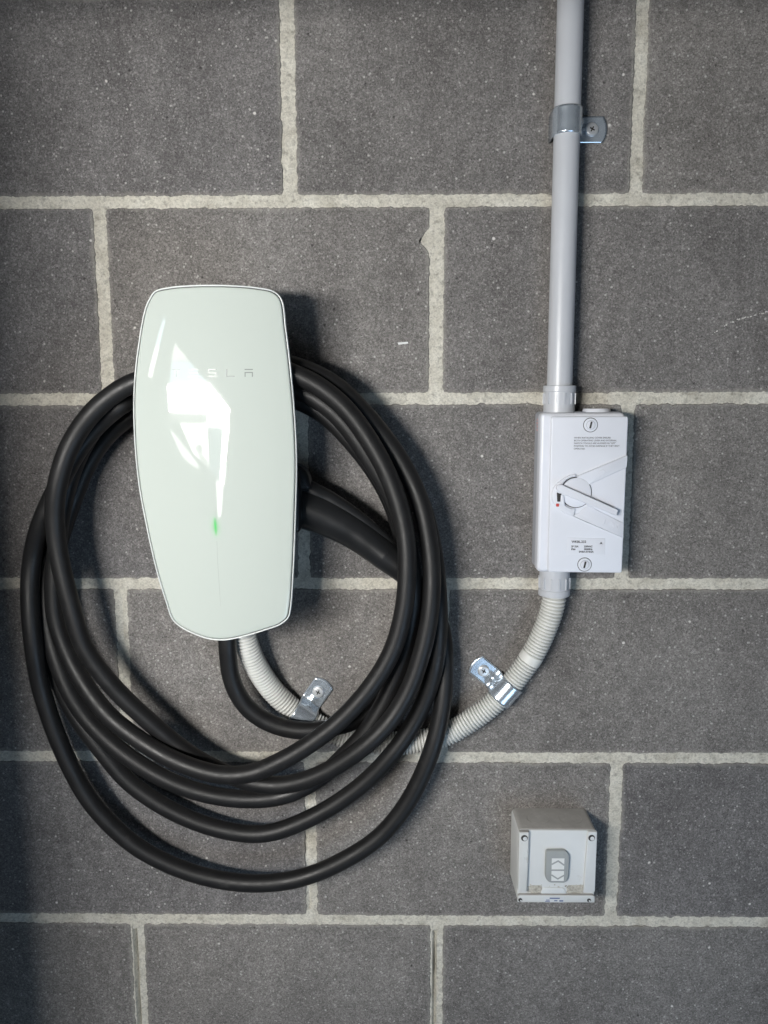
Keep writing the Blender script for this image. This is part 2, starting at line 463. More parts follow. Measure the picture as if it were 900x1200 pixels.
def make_block(x0, z0, x1, z1, seed, notch=None):
    step = .0019; pts = []; pure = []
    def edge(ax, az, bx, bz, nx, nz):
        L = math.hypot(bx - ax, bz - az); n = max(2, int(L / step))
        for i in range(n):
            t = i / n; x, z = ax + (bx - ax) * t, az + (bz - az) * t
            s = x + z
            o = .0013 * rag(s * 300, seed * 3.1, nx * 5) + .0011 * rag(s * 95, seed * 1.7, nz * 7) + .0007 * rag(s * 22, seed, nx)
            o += .0006 * max(0, rag(s * 600, seed * 7, 3) - .2) * 3
            cd = min(t * L, (1 - t) * L)
            o *= min(1.0, cd / .007)
            rc = .0009 * (1 - cd / .006) ** 1.5 if cd < .006 else 0.0
            x -= math.copysign(rc, x - (x0 + x1) / 2); z -= math.copysign(rc, z - (z0 + z1) / 2)
            if notch:
                k = math.hypot(x - notch[0], z - notch[1])
                if k < notch[2]: o -= notch[3] * (1 - (k / notch[2]) ** 1.5) * (1 + .25 * rag(s * 200, 1, 1))
            pts.append((x + nx * o, z + nz * o)); pure.append((x, z))
    edge(x0, z0, x1, z0, 0, -1); edge(x1, z0, x1, z1, 1, 0)
    edge(x1, z1, x0, z1, 0, 1); edge(x0, z1, x0, z0, -1, 0)
    bm = bmesh.new(); lay = bm.verts.layers.float.new('edge')
    cx, cz = (x0 + x1) / 2, (z0 + z1) / 2
    hx, hz = (x1 - x0) / 2, (z1 - z0) / 2
    def sh(p, d):   # shrink towards the centre by d on each side
        return (cx + (p[0] - cx) * (1 - d / hx), cz + (p[1] - cz) * (1 - d / hz))
    n = len(pts); rings = []
    for d, y, e in ((-.0, .09, 1), (0, .0012, 1), (.0004, .0004, 1), (.0012, 0.0, 1), (.011, 0.0, 0)):
        ring = []
        for p in (pure if e == 0 else pts):
            q = sh(p, d)
            v = bm.verts.new((q[0], y, q[1])); v[lay] = e; ring.append(v)
        rings.append(ring)
    for a, b in zip(rings, rings[1:]):
        for i in range(n): bm.faces.new((a[i], a[(i + 1) % n], b[(i + 1) % n], b[i]))
    cv = bm.verts.new((cx, 0, cz)); cv[lay] = 0
    for i in range(n): bm.faces.new((rings[-1][i], rings[-1][(i + 1) % n], cv))
    bm.faces.new(rings[0][::-1])
    me_o = link('block', bm, 'block', wall, smooth=0)
    return me_o

seed = 1
LX, RX = -.32, .92
for r in range(0, 8):
    zt, zb = Z0 + .2 - .2 * (r - 1), Z0 - .2 * (r - 1)
    key_row = r if r in ROWS else (2 if r % 2 == 0 else 1)
    u = list(ROWS[key_row]); w = .400
    if r not in ROWS: u = [v + .004 * (r - 3) * .3 for v in u]
    while u[0] > LX: u.insert(0, u[0] - w)
    while u[-1] < RX: u.append(u[-1] + w)
    for a, b in zip(u, u[1:]):
        nt_ = None
        if r == 2 and abs(b - .3377) < 1e-6: nt_ = (.3377 - HP, W(490, 281)[1], .0125, .0082)
        make_block(a + HP + random.uniform(-.001, .001), zb + HB, b - HP + random.uniform(-.001, .001), zt - HB, seed, nt_)
        seed += 1
    ROWS.setdefault(r, tuple(u)); ROWS[r] = tuple(u)

# mortar: tooled strips in every bed joint and perpend
bm = bmesh.new()
def strip(ax, az, bx, bz, half, groove, sd, lift=0.0):
    L = math.hypot(bx - ax, bz - az); n = int(L / .0022); m = 10
    tx, tz = (bx - ax) / L, (bz - az) / L; nx, nz = -tz, tx
    prev = None
    for i in range(n + 1):
        t = L * i / n; row = []
        for j in range(m + 1):
            v = (j / m * 2 - 1) * half
            x, z = ax + tx * t + nx * v, az + tz * t + nz * v
            q = Vector((x * 60, z * 60, sd)); f = Vector((x * 260, z * 260, sd))
            y = .0010 - lift + .0009 * (v / half) ** 2 - .0010 * noise.noise(q) - .0009 * noise.noise(f)
            if groove:
                g0 = groove[0] + .0012 * noise.noise(Vector((t * 25, sd, 0)))
                y += groove[1] * math.exp(-((v - g0) / .0013) ** 2) * (.75 + .6 * noise.noise(Vector((t * 18, 0, sd))))
            row.append(bm.verts.new((x, y, z)))
        if prev:
            for j in range(m): bm.faces.new((prev[j], prev[j + 1], row[j + 1], row[j]))
        prev = row
for k in range(0, 8):
    z = Z0 + .2 - .2 * k
    strip(LX - .3, z, RX + .3, z, HB + .0075, None, k * 3.3)
for r, u in ROWS.items():
    zt, zb = Z0 + .2 - .2 * (r - 1), Z0 - .2 * (r - 1)
    for i, x in enumerate(u):
        g = None
        if r == 6: g = (.0026, .011)
        elif r == 5 and abs(x - .1986) < .01: g = (.004, .007)
        elif r == 4 and abs(x + .0056) < .01: g = (.001, .005)
        elif r in (1, 2, 3): g = (random.choice((-.002, .002)), .0012)
        strip(x, zb + HB * .6, x, zt - HB * .6, HP + .0075, g, r * 7.7 + i)
zn = W(490, 281)[1]
strip(.3377 - HP - .006, zn - .017, .3377 - HP - .006, zn + .017, .0195, None, 3.0, .0004)
link('mortar', bm, 'mortar', wall, smooth=60)

# chalk scratch and pale flecks on the blocks
def decal_strip(name, pxs, wid, mat, d=.0004):
    bm = bmesh.new()
    pts = catmull([W(x, y, d) for x, y in pxs], .0012)
    for i in range(len(pts)):
        if noise.noise(Vector((i * .55, 1.3, .2))) < -.12 or random.random() < .18: continue
        x, z = pts[i]; k = random.uniform(.35, 1.0) * wid
        x += random.uniform(-.0006, .0006); z += random.uniform(-.0007, .0007)
        n = 6; a0 = random.random() * 3
        ring = [bm.verts.new((x + k * random.uniform(.6, 1.2) * math.cos(a0 + 6.283 * j / n) * 1.3, -d, z + k * random.uniform(.6, 1.2) * math.sin(a0 + 6.283 * j / n))) for j in range(n)]
        base = [bm.verts.new((v.co.x, .001, v.co.z)) for v in ring]
        bm.faces.new(ring)
        for j in range(n): bm.faces.new((ring[j], ring[(j + 1) % n], base[(j + 1) % n], base[j]))
    return link(name, bm, mat, wall, smooth=0)
decal_strip('chalk_scratch', [(832, 394), (848, 383), (866, 374), (885, 369), (905, 364)], .0009, 'chalk')
bm = bmesh.new()
fl = [W(466, 401.5), W(478, 400.5), W(478.5, 402.6), W(467, 404)]
ring = [bm.verts.new((x, -.0008, z)) for x, z in fl]; bs = [bm.verts.new((x, .001, z)) for x, z in fl]
bm.faces.new(ring)
for j in range(4): bm.faces.new((ring[j], ring[(j + 1) % 4], bs[(j + 1) % 4], bs[j]))
link('paint_fleck', bm, 'swwhite', wall, smooth=0)

# added unseen blockers, only there to shade the wall's left and top edges
frame = empty('light_blocker', (-.2, -.33, Z0 - .9)); frame['kind'] = 'structure'
bm = bmesh.new()
for (xa, xb, ya, yb) in ((-.34, -.105, -.335, -.331), (-.34, -.336, -.331, -.27), (-.109, -.105, -.331, -.27)):
    bmesh.ops.create_cube(bm, size=1, matrix=Matrix.Translation(((xa + xb) / 2, (ya + yb) / 2, Z0 - .45)) @ Matrix.Diagonal((xb - xa, yb - ya, 1.9, 1)))
link('left_blocker', bm, 'pvc', frame, smooth=0)
bm = bmesh.new()
bmesh.ops.create_cube(bm, size=1, matrix=Matrix.Translation((.4, -.45, Z0 + .19)) @ Matrix.Diagonal((1.6, .02, .30, 1)))
link('top_blocker', bm, 'pvc', frame, smooth=0)  # added beam out of view that darkens the top of the wall

# ------------------------------------------------------------------ wall charger
OUT = [(174, 350), (180.7, 340.7), (196.7, 336.2), (220, 334), (247, 333.3), (276, 334), (300.7, 336.2), (320.7, 340.7), (330, 350),
       (335.3, 384.7), (342, 443), (346.3, 496.7), (348, 545), (346.7, 603), (344, 672), (340.7, 714.7), (338, 724.5), (328, 733), (312, 738.8),
       (295, 744.2), (278, 748.6), (262, 751), (245, 749.8), (228.7, 744.6), (208, 733.5), (200, 724.5), (194, 706.7), (183.3, 672), (170, 614), (161, 563), (155.8, 496.7),
       (156.7, 443), (163.3, 390), (168.7, 363)]
GX = GX0
o2 = [glass_pt(*p) for p in OUT]
# smooth resample (closed)
cl = catmull(o2[-3:] + o2 + o2[:3], .0022)
i0 = int(np.argmin(np.hypot(cl[:40, 0] - o2[-3][0], cl[:40, 1] - o2[-3][1])))
start = np.array(o2[0])
dist = np.hypot(cl[:, 0] - start[0], cl[:, 1] - start[1])
h = len(cl) // 2
ia, ib = int(np.argmin(dist[:h])), h + int(np.argmin(dist[h:]))
outline = ccw([tuple(p) for p in cl[ia:ib]])
gc = (GX, W(251, 540, .1)[1])

charger = empty('wall_charger', P(251, 540, 0), 'white glass fronted electric car wall charger with grey lettering and green light', 'wall charger')
def plate_rings(name, spec, mat, capfront=True, capback=True, smooth=50):
    """spec: list of (inset, depth offset from the curved glass surface)"""
    bm = bmesh.new(); rings = []
    for ins, dd in spec:
        pol = poly_offset(outline, ins) if ins else outline
        rings.append([bm.verts.new((x, -(gdepth(x, z) + dd), z)) for x, z in pol])
    n = len(outline)
    for a, b in zip(rings, rings[1:]):
        for i in range(n): bm.faces.new((a[i], a[(i + 1) % n], b[(i + 1) % n], b[i]))
    if capfront:   # fill the middle with shrinking copies so the curvature is real
        last = poly_offset(outline, spec[-1][0]); prev = rings[-1]; K = 26
        for k in range(1, K):
            s = 1 - k / K
            ring = [bm.verts.new((gc[0] + (x - gc[0]) * s, -(gdepth(gc[0] + (x - gc[0]) * s, gc[1] + (z - gc[1]) * s) + spec[-1][1]), gc[1] + (z - gc[1]) * s)) for x, z in last]
            for i in range(n): bm.faces.new((prev[i], prev[(i + 1) % n], ring[(i + 1) % n], ring[i]))
            prev = ring
        c = bm.verts.new((gc[0], -(gdepth(*gc) + spec[-1][1]), gc[1]))
        for i in range(n): bm.faces.new((prev[i], prev[(i + 1) % n], c))
    if capback: bm.faces.new(rings[0][::-1])
    return link(name, bm, mat, charger, smooth)
plate_rings('glass_faceplate', [(.0021, -.0035), (.0021, -.0012), (.0023, -.0006), (.0028, -.0002), (.0036, 0)], 'glass')
plate_rings('seam', [(.0008, -.0060), (.0008, -.0030)], 'darkgap', capfront=True)
plate_rings('bezel', [(.030, -.016), (.004, -.012), (.0005, -.0062), (0, -.0045), (0, -.0012), (.0003, -.0008), (.0010, -.0008), (.0013, -.0011), (.0013, -.0034)], 'tray', capfront=False)
# neck that carries the cable coil, behind the faceplate
neck = round_poly([W(205, 505, .04), W(308, 505, .04), W(322, 560, .04), W(305, 705, .04), W(228, 705, .04), W(196, 560, .04)], .02)
slab('body', neck, .0, .0835, 'darkgap', charger, bev=.004)
hol = round_poly(pxpoly([(300, 548), (352, 548), (356, 566), (356, 620), (300, 624)], .045), .006)
slab('connector_holster', hol, .022, .072, 'grip', charger, bev=.004)

# lettering on the glass: five spaced capitals built from strokes
lg = empty('lettering', (0, 0, 0)); lg.parent = charger; lg.location = P(249, 437, .1) - charger.location
def letter(cx, strokes):
    bm = bmesh.new()
    for s in strokes:
        vs = []
        for (u, v) in s:
            x, z = glass_pt(cx + u * 4.9, 437.0 - v * 4.6); vs.append(bm.verts.new((x, -(gdepth(x, z) + .00018), z)))
        bm.faces.new(vs)
    link('letter', bm, 'print', lg, smooth=0)
th = .26
def bar(y, x0=-1, x1=1): return [(x0, y - th / 2), (x1, y - th / 2), (x1, y + th / 2), (x0, y + th / 2)]
def post(x, y0, y1): return [(x - th / 2, y0), (x + th / 2, y0), (x + th / 2, y1), (x - th / 2, y1)]
letter(206.5, [[(-1, .95), (-.75, .70), (.75, .70), (1, .95), (1, 1), (-1, 1)], post(0, -1, .55)])
letter(227.5, [bar(.87), bar(0), bar(-.87)])
letter(249, [bar(.87), post(-.87, .13, .74), bar(0), post(.87, -.74, -.13), bar(-.87)])
letter(270, [post(-.87, -.74, 1), bar(-.87)])
letter(291.5, [bar(.87), bar(.10), post(-.87, -1, -.03), post(.87, -1, -.03)])

# green status light, its soft glow painted on the glass around it, and the fine etched line under it
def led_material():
    m, nt, b = new_mat('green_light_and_glow')
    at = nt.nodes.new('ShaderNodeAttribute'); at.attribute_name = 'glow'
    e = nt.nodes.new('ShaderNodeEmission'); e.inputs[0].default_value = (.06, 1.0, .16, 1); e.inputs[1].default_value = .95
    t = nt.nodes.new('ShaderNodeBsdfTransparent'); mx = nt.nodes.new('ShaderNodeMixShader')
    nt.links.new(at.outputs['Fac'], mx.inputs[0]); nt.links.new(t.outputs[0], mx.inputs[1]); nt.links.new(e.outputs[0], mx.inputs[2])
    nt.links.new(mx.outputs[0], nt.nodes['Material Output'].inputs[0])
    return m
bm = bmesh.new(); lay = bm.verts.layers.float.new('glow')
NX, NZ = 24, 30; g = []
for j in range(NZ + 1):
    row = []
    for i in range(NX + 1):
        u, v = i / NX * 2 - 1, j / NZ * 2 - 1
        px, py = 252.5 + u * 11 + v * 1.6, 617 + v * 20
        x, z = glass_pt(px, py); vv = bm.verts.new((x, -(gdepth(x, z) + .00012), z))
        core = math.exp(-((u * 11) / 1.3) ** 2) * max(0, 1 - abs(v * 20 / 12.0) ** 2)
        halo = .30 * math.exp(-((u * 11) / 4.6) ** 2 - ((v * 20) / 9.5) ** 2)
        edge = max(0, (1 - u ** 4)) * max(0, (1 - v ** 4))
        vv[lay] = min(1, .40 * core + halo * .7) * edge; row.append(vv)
    g.append(row)
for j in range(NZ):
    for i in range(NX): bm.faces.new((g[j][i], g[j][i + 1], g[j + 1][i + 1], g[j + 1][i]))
link('status_light_and_glow', bm, led_material(), charger, smooth=60)
bm = bmesh.new()
pa = [(254.2, 634), (255.2, 660), (257.2, 690), (258.6, 711)]; prev = None
for i, (px, py) in enumerate(pa):
    wv = .22 if i < 3 else .08
    q = []
    for s in (-wv, wv):
        x, z = glass_pt(px + s, py); q.append(bm.verts.new((x, -(gdepth(x, z) + .00012), z)))
    if prev: bm.faces.new((prev[0], prev[1], q[1], q[0]))
    prev = q
link('etched_line', bm, 'etch', charger, smooth=0)

# ------------------------------------------------------------------ rigid conduit, isolator, flexible conduit
PD = .021                                   # depth of the rigid pipe's axis
PIPE_X = (W(668.5, 5, PD)[0] + W(656, 445, PD)[0]) / 2
pipe_r = .0128
z_top, z_g = Z0 + .32, W(650, 458, PD)[1]
rigid = sweep_bm([Vector((PIPE_X, -PD, z_g - .01 + (z_top - z_g + .01) * i / 12)) for i in range(13)], pipe_r, 40)
o = link('rigid_conduit', rigid, 'pvc')
o['label'] = 'straight grey rigid plastic conduit running up the wall above the isolator switch'; o['category'] = 'conduit'

ID = .048
iso = empty('isolator_switch', P(682, 578, 0), 'pale grey weatherproof isolator switch box with diagonal lever between two conduits', 'isolator switch')
bx0, bz1 = W(633.5, 482, .040)[0], W(690, 482.5, .040)[1]
bx1, bz0 = W(733, 500, .040)[0], W(690, 671, .040)[1]
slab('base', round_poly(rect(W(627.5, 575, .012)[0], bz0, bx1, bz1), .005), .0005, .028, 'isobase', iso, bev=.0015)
slab('cover_rim', round_poly(rect(bx0, bz0 + .001, bx1 - .001, bz1 - .001), .005), .0285, .0425, 'iso', iso, bev=.0035, seg=4)
cov = round_poly([W(646.5, 488, ID), W(736.5, 488, ID), W(729, 671.5, ID), W(642.3, 670.5, ID)], .0025)
cv0 = ccw([W(646.5, 488, ID), W(736.5, 488, ID), W(729, 671.5, ID), W(642.3, 670.5, ID)])
slab('cover', cov, .042, ID, 'iso', iso, bev=.0012)
# knock-out plug on the top face
pz = bm = bmesh.new()
c0 = Vector((W(702, 480, .03)[0], -.020, bz1 - .0008))
bmesh.ops.create_cone(bm, cap_ends=True, segments=28, radius1=.0145, radius2=.0135, depth=.0036, matrix=Matrix.Translation(c0 + Vector((0, 0, .002))))
link('blanking_plug', bm, 'iso', iso)
# lever guard: curved collar and two raised arms
def sl(name, pts, d0, d1, mat, parent=iso, bev=.0005, r=.0008):
    return slab(name, round_poly(pxpoly(pts, d1), r, 3), d0, d1, mat, parent, bev=bev, seg=2)
ug = sl('guard_arm', [(675, 558.5), (735.6, 533.5), (734.6, 547.5), (688.5, 569), (683, 563.5)], ID - .001, ID + .0022, 'iso')
lgd = sl('guard_arm', [(688.5, 592.5), (731, 613.5), (730.6, 631), (669, 604), (678, 602)], ID - .001, ID + .0018, 'iso')
ring_o, ring_i = [], []
for i in range(25):
    a = math.radians(62 + (298 - 62) * i / 24)
    ring_o.append((675.5 + 29 * math.cos(a), 578 - 29 * math.sin(a))); ring_i.append((675 + 18.8 * math.cos(a), 577 - 18.8 * math.sin(a)))
ring_o = [(674, 555.5), (668, 557), (661, 560.5), (654, 565.5), (649, 571.5), (646.8, 578), (647, 585), (650, 592), (655.5, 597.5), (662, 601.5), (669, 604.5), (672.5, 604.8)]
ring_i = [(676, 558.6), (670, 559), (664, 562), (659.5, 567), (657, 573), (656.3, 579), (657.2, 585), (660, 590), (664.5, 594), (670, 596.2), (674, 596)]
slab('guard_collar', pxpoly(ring_o + ring_i[::-1], ID + .003), ID - .001, ID + .0032, 'iso', iso, bev=.0008, seg=2)
cxz = W(675, 577, ID)
slab('dial_gap', circle(*cxz, .0158, 40), ID - .001, ID + .0004, 'slot', iso, bev=.0001)
slab('dial', circle(*cxz, .0149, 40), ID - .001, ID + .0026, 'iso', iso, bev=.0006)
lev = slab('lever', round_poly(pxpoly([(653, 568.5), (657.5, 567.5), (724.5, 597.5), (722, 604.5), (655, 577.5), (651.8, 574)], ID + .007), .0012, 3), ID + .001, ID + .0085, 'iso', iso, bev=.0008)
sl('lever_hinge', [(657.5, 580), (661, 581), (662, 592), (659.5, 593), (657, 588)], ID, ID + .0045, 'iso')
sl('hinge_recess', [(652.5, 577), (657.2, 579), (656.8, 588), (653, 588)], ID + .0028, ID + .00335, 'slot', bev=.0001)
sl('indicator_dot', [(651.8, 590), (655.4, 590.3), (655.0, 593.9), (651.6, 593.6)], ID + .0025, ID + .0036, 'red', bev=.0002)
# embossed marks on the arms
def ringmark(cx, cy, r0, r1, d, parent):
    bm = bmesh.new(); n = 24; a = []; b = []
    x, z = W(cx, cy, d)
    for i in range(n):
        t = 6.2832 * i / n
        a.append(bm.verts.new((x + r0 * math.cos(t), -d, z + r0 * math.sin(t)))); b.append(bm.verts.new((x + r1 * math.cos(t), -d - .0002, z + r1 * math.sin(t))))
    for i in range(n): bm.faces.new((a[i], a[(i + 1) % n], b[(i + 1) % n], b[i]))
    link('off_mark', bm, 'iso', parent)
ringmark(706, 553.5, .0030, .0024, ID + .00235, ug)
x, z = W(709, 607.5, ID + .0018)
text_part('on_mark', 'I ON', x, z, ID + .0019, .0078, 'iso', lgd, rot=math.radians(20), depth=.0004)
for (sx, sy) in ((692, 498), (685, 661.5)):
    x, z = W(sx, sy, ID)
    s = slab('cover_screw', circle(x, z, .0073, 32), ID - .002, ID + .0003, 'slot', iso, bev=.0001)
    slab('screw_head', circle(x, z, .0067, 32), ID - .002, ID + .0010, 'iso', s, bev=.0004)
    slab('screw_ring', circle(x, z, .0045, 32), ID + .0008, ID + .0013, 'isobase', s, bev=.0002)
    slab('screw_face', circle(x, z, .0041, 32), ID + .0008, ID + .0015, 'iso', s, bev=.0002)
    a = math.radians(78); ca, sa = math.cos(a), math.sin(a)
    slab('screw_slot', [(x + u * ca - v * sa, z + u * sa + v * ca) for u, v in rect(-.0034, -.0009, .0034, .0009)], ID + .0012, ID + .00165, 'slot', s, bev=0)
x, z = W(672.8, 511.8, ID)
text_part('warning_print', 'WHEN INSTALLING COVER ENSURE\nBOTH OPERATING LEVER AND INTERNAL\nSWITCH TOGGLE ARE ALIGNED IN "OFF"\nPOSITION TO AVOID DAMAGE IF THEY ISN\'T\nOPERATED', x, z, ID + .0001, .00225, 'ink', iso, line=1.22)
def quadmark(pts, d, mat, parent, name): slab(name, pxpoly(pts, d), d - .0008, d + .0003, mat, parent, bev=.0001)
quadmark([(664.6, 630), (709, 631), (709, 650), (664, 650)], ID, 'isoplate', iso, 'rating_plate')
x, z = W(669.8, 633, ID); text_part('model_print', 'WKBL.232', x, z, ID + .0004, .0033, 'ink', iso, bold=.00008)
x, z = W(669.3, 639, ID); text_part('rating_print', '2P 32A\nIP66', x, z, ID + .0004, .0025, 'ink', iso, line=1.15, bold=.00008)
x, z = W(684.3, 639, ID); text_part('rating_print', '250VAC\n50/60Hz', x, z, ID + .0004, .0025, 'ink', iso, line=1.15, bold=.00008)
x, z = W(678.3, 645.2, ID); text_part('rating_print', 'SNBA-01462A', x, z, ID + .0004, .0025, 'ink', iso, bold=.00008)
quadmark([(704.3, 634.5), (706.3, 637.6), (702.4, 637.6)], ID, 'ink', iso, 'triangle_mark')
# faded red print on the left side of the base
xs = W(627.5, 575, .012)[0] - .0001
for rows_ in ([(492, .010, .022), (496, .008, .024), (500, .010, .024), (504, .009, .020)], [(575, .022, .027), (582, .021, .027), (590, .022, .027)]):
    bm = bmesh.new()
    for py, y0, y1 in rows_:
        z = W(630, py, .02)[1]; hh = .0011
        bm.faces.new([bm.verts.new(v) for v in ((xs, -y0, z - hh), (xs, -y1, z - hh), (xs, -y1, z + hh), (xs, -y0, z + hh))])
    link('faded_print', bm, 'pink', iso, smooth=0)
# glands
def gland(name, x, d, z0, z1, r, lip_top):
    g = empty(name, (x, -d, z0)); g.parent = iso; g.location = Vector((x, -d, z0)) - iso.location
    prof = [(0, r * .985), (.001, r)]
    h = z1 - z0
    pts = [Vector((x, -d, z0 + h * t)) for t in (0, .02, .74, .76, .78, .98, 1.0)] if lip_top else [Vector((x, -d, z0 + h * t)) for t in (0, .02, .22, .24, .26, .98, 1.0)]
    rad = [r * .97, r, r, r, r * 1.05, r * 1.05, r * 1.02] if lip_top else [r * 1.02, r * 1.05, r * 1.05, r, r, r, r * .97]
    bm = sweep_bm(pts, rad, 48); link('collar', bm, 'pvc', g, smooth=30)
    for k in range(12):
        a = 2 * math.pi * k / 12 + .12
        bm = bmesh.new(); c = Vector((x + math.cos(a) * r, -d + math.sin(a) * r, z0 + h * (.52 if lip_top else .48)))
        bmesh.ops.create_cube(bm, size=1, matrix=Matrix.Translation(c) @ Matrix.Rotation(a, 4, 'Z') @ Matrix.Diagonal((.0022, .0016, h * .40, 1)))
        link('grip_rib', bm, 'pvc', g, smooth=0)
gz1 = W(657, 452, PD)[1]
gland('conduit_adaptor', PIPE_X, PD, bz1 - .001, gz1, .0158, True)
gz0 = W(649, 697, PD)[1]; GX2 = W(649.5, 685, PD)[0]
gland('conduit_adaptor', GX2, PD, gz0, bz0 + .001, .0158, False)

FLEX = [(650, 690, PD), (649, 703, PD), (645, 720, .020), (634, 748, .018), (623, 769, .0162), (609, 789, .0148), (593, 809, .0142), (575, 827, .0140), (553, 843, .0140), (524, 860, .0140), (496, 868, .0140), (462, 871, .0140), (428, 868, .0140), (395, 860, .0140), (366, 847, .0140), (341, 830, .0142), (317, 806, .018), (300, 780, .026), (289, 754, .034), (285, 735, .038)]
fp3 = catmull([tuple(P(*p)) for p in FLEX], .00046)
flex_pts = [Vector(p) for p in fp3]
PITCHF = .0037
rad = []
for i in range(len(flex_pts)):
    t = (i * .00046 / PITCHF) % 1.0
    rad.append(.0126 - .0034 * math.exp(-((t - .5) / .17) ** 2))
# one plain sleeve band just above the clip
si = int(np.argmin([(p - P(630, 776, .017)).length for p in flex_pts]))
for i in range(si - 9, si + 10): rad[i] = .0126
fx = link('flexible_conduit', sweep_bm(flex_pts, rad, 26), 'flex', smooth=75)
fx['label'] = 'off-white corrugated flexible conduit curving from the isolator switch to the wall charger'; fx['category'] = 'conduit'

# pipe clips
def pipe_clip(center, axis, nrm, r, d, width, tab, label, stretch=0.0):
    """one-sided saddle: strap over the pipe, tab flat on the wall with a screw"""
    axis = Vector(axis).normalized(); nrm = Vector(nrm).normalized(); out = Vector((0, -1, 0))
    base = Vector((center.x, 0, center.z))
    root = empty('pipe_clip', base + nrm * (r + tab * .5), label, 'pipe clip', 'saddle clips holding the conduits to the wall')
    th = .0013; R = r + th * .6
    prof = [(-R, .0012)]
    for i in range(0, 19):
        a = math.pi - (math.pi) * i / 18
        prof.append((R * math.cos(a), d + R * math.sin(a)))
    k = .003
    prof += [(R + .0001, max(k + .0015, d * .45)), (R + .0006, k), (R + .0022, .0018), (R + .005, .0014)]
    nT = 10
    for i in range(1, nT + 1): prof.append((R + .005 + (tab - .005) * i / nT, .0014))
    bm = bmesh.new(); rows = []; m = 12; L = len(prof)
    for j, (u, dd) in enumerate(prof):
        row = []
        for q in range(m + 1):
            v = q / m * 2 - 1
            uu, ddd, hw = u, dd, width / 2
            if j > 20:
                tt = (j - 20) / (L - 21); uu += .0042 * (1 - v * v) * tt ** 2
                hw *= 1.0 + .0 * tt
                ddd += 0
            if 2 < j < 19: ddd_ = .0004 * math.exp(-((abs(v) - .93) / .1) ** 2); uu, ddd = u * (1 + ddd_ / R), dd + ddd_
            if 19 <= j <= 24: ddd += .0016 * math.exp(-(v / .28) ** 2); uu += .0014 * math.exp(-(v / .28) ** 2)
            row.append(bm.verts.new(base + nrm * uu + axis * (v * hw) + out * ddd))
        rows.append(row)
    for a, b in zip(rows, rows[1:]):
        for q in range(m): bm.faces.new((a[q], a[q + 1], b[q + 1], b[q]))
    s = link('strap', bm, 'zinc', root, smooth=40)
    md = s.modifiers.new('thickness', 'SOLIDIFY'); md.thickness = th; md.offset = 0
    c = base + nrm * (R + tab * .58)
    # dished seat, domed screwhead and cross recess
    sc = slab('screw', circle(c.x, c.z, .0066, 28), -.004, .0042, 'screwmetal', root, bev=.0018, seg=4)
    bm = bmesh.new()
    for aa in (.5, .5 + math.pi / 2):
        bmesh.ops.create_cube(bm, size=1, matrix=Matrix.Translation((c.x, -.0042, c.z)) @ Matrix.Rotation(aa, 4, 'Y') @ Matrix.Diagonal((.0052, .0006, .0012, 1)))
    link('cross_recess', bm, 'slot', sc, smooth=0)
    return root
c = Vector((PIPE_X, 0, W(665, 144, PD)[1]))
pipe_clip(c, (0, 0, 1), (1, 0, 0), pipe_r, PD, .0255, .0265, 'zinc plated pipe clip on the straight rigid conduit, tab to its right')
def flex_clip(px, py, sgn, label, w=.0240):
    t = P(px, py, .014); i = int(np.argmin([(p - t).length for p in flex_pts]))
    ax = (flex_pts[i + 12] - flex_pts[i - 12]); ax.y = 0; ax.normalize()
    n = Vector((-ax.z, 0, ax.x)) * sgn
    pipe_clip(flex_pts[i], ax, n, .0126, -flex_pts[i].y, w, .0275, label)
flex_clip(593, 810, -1, 'shiny zinc pipe clip on the open curve of flexible conduit between cable coil and isolator')
flex_clip(354, 840, -1, 'zinc pipe clip inside the cable coil, below the wall charger')

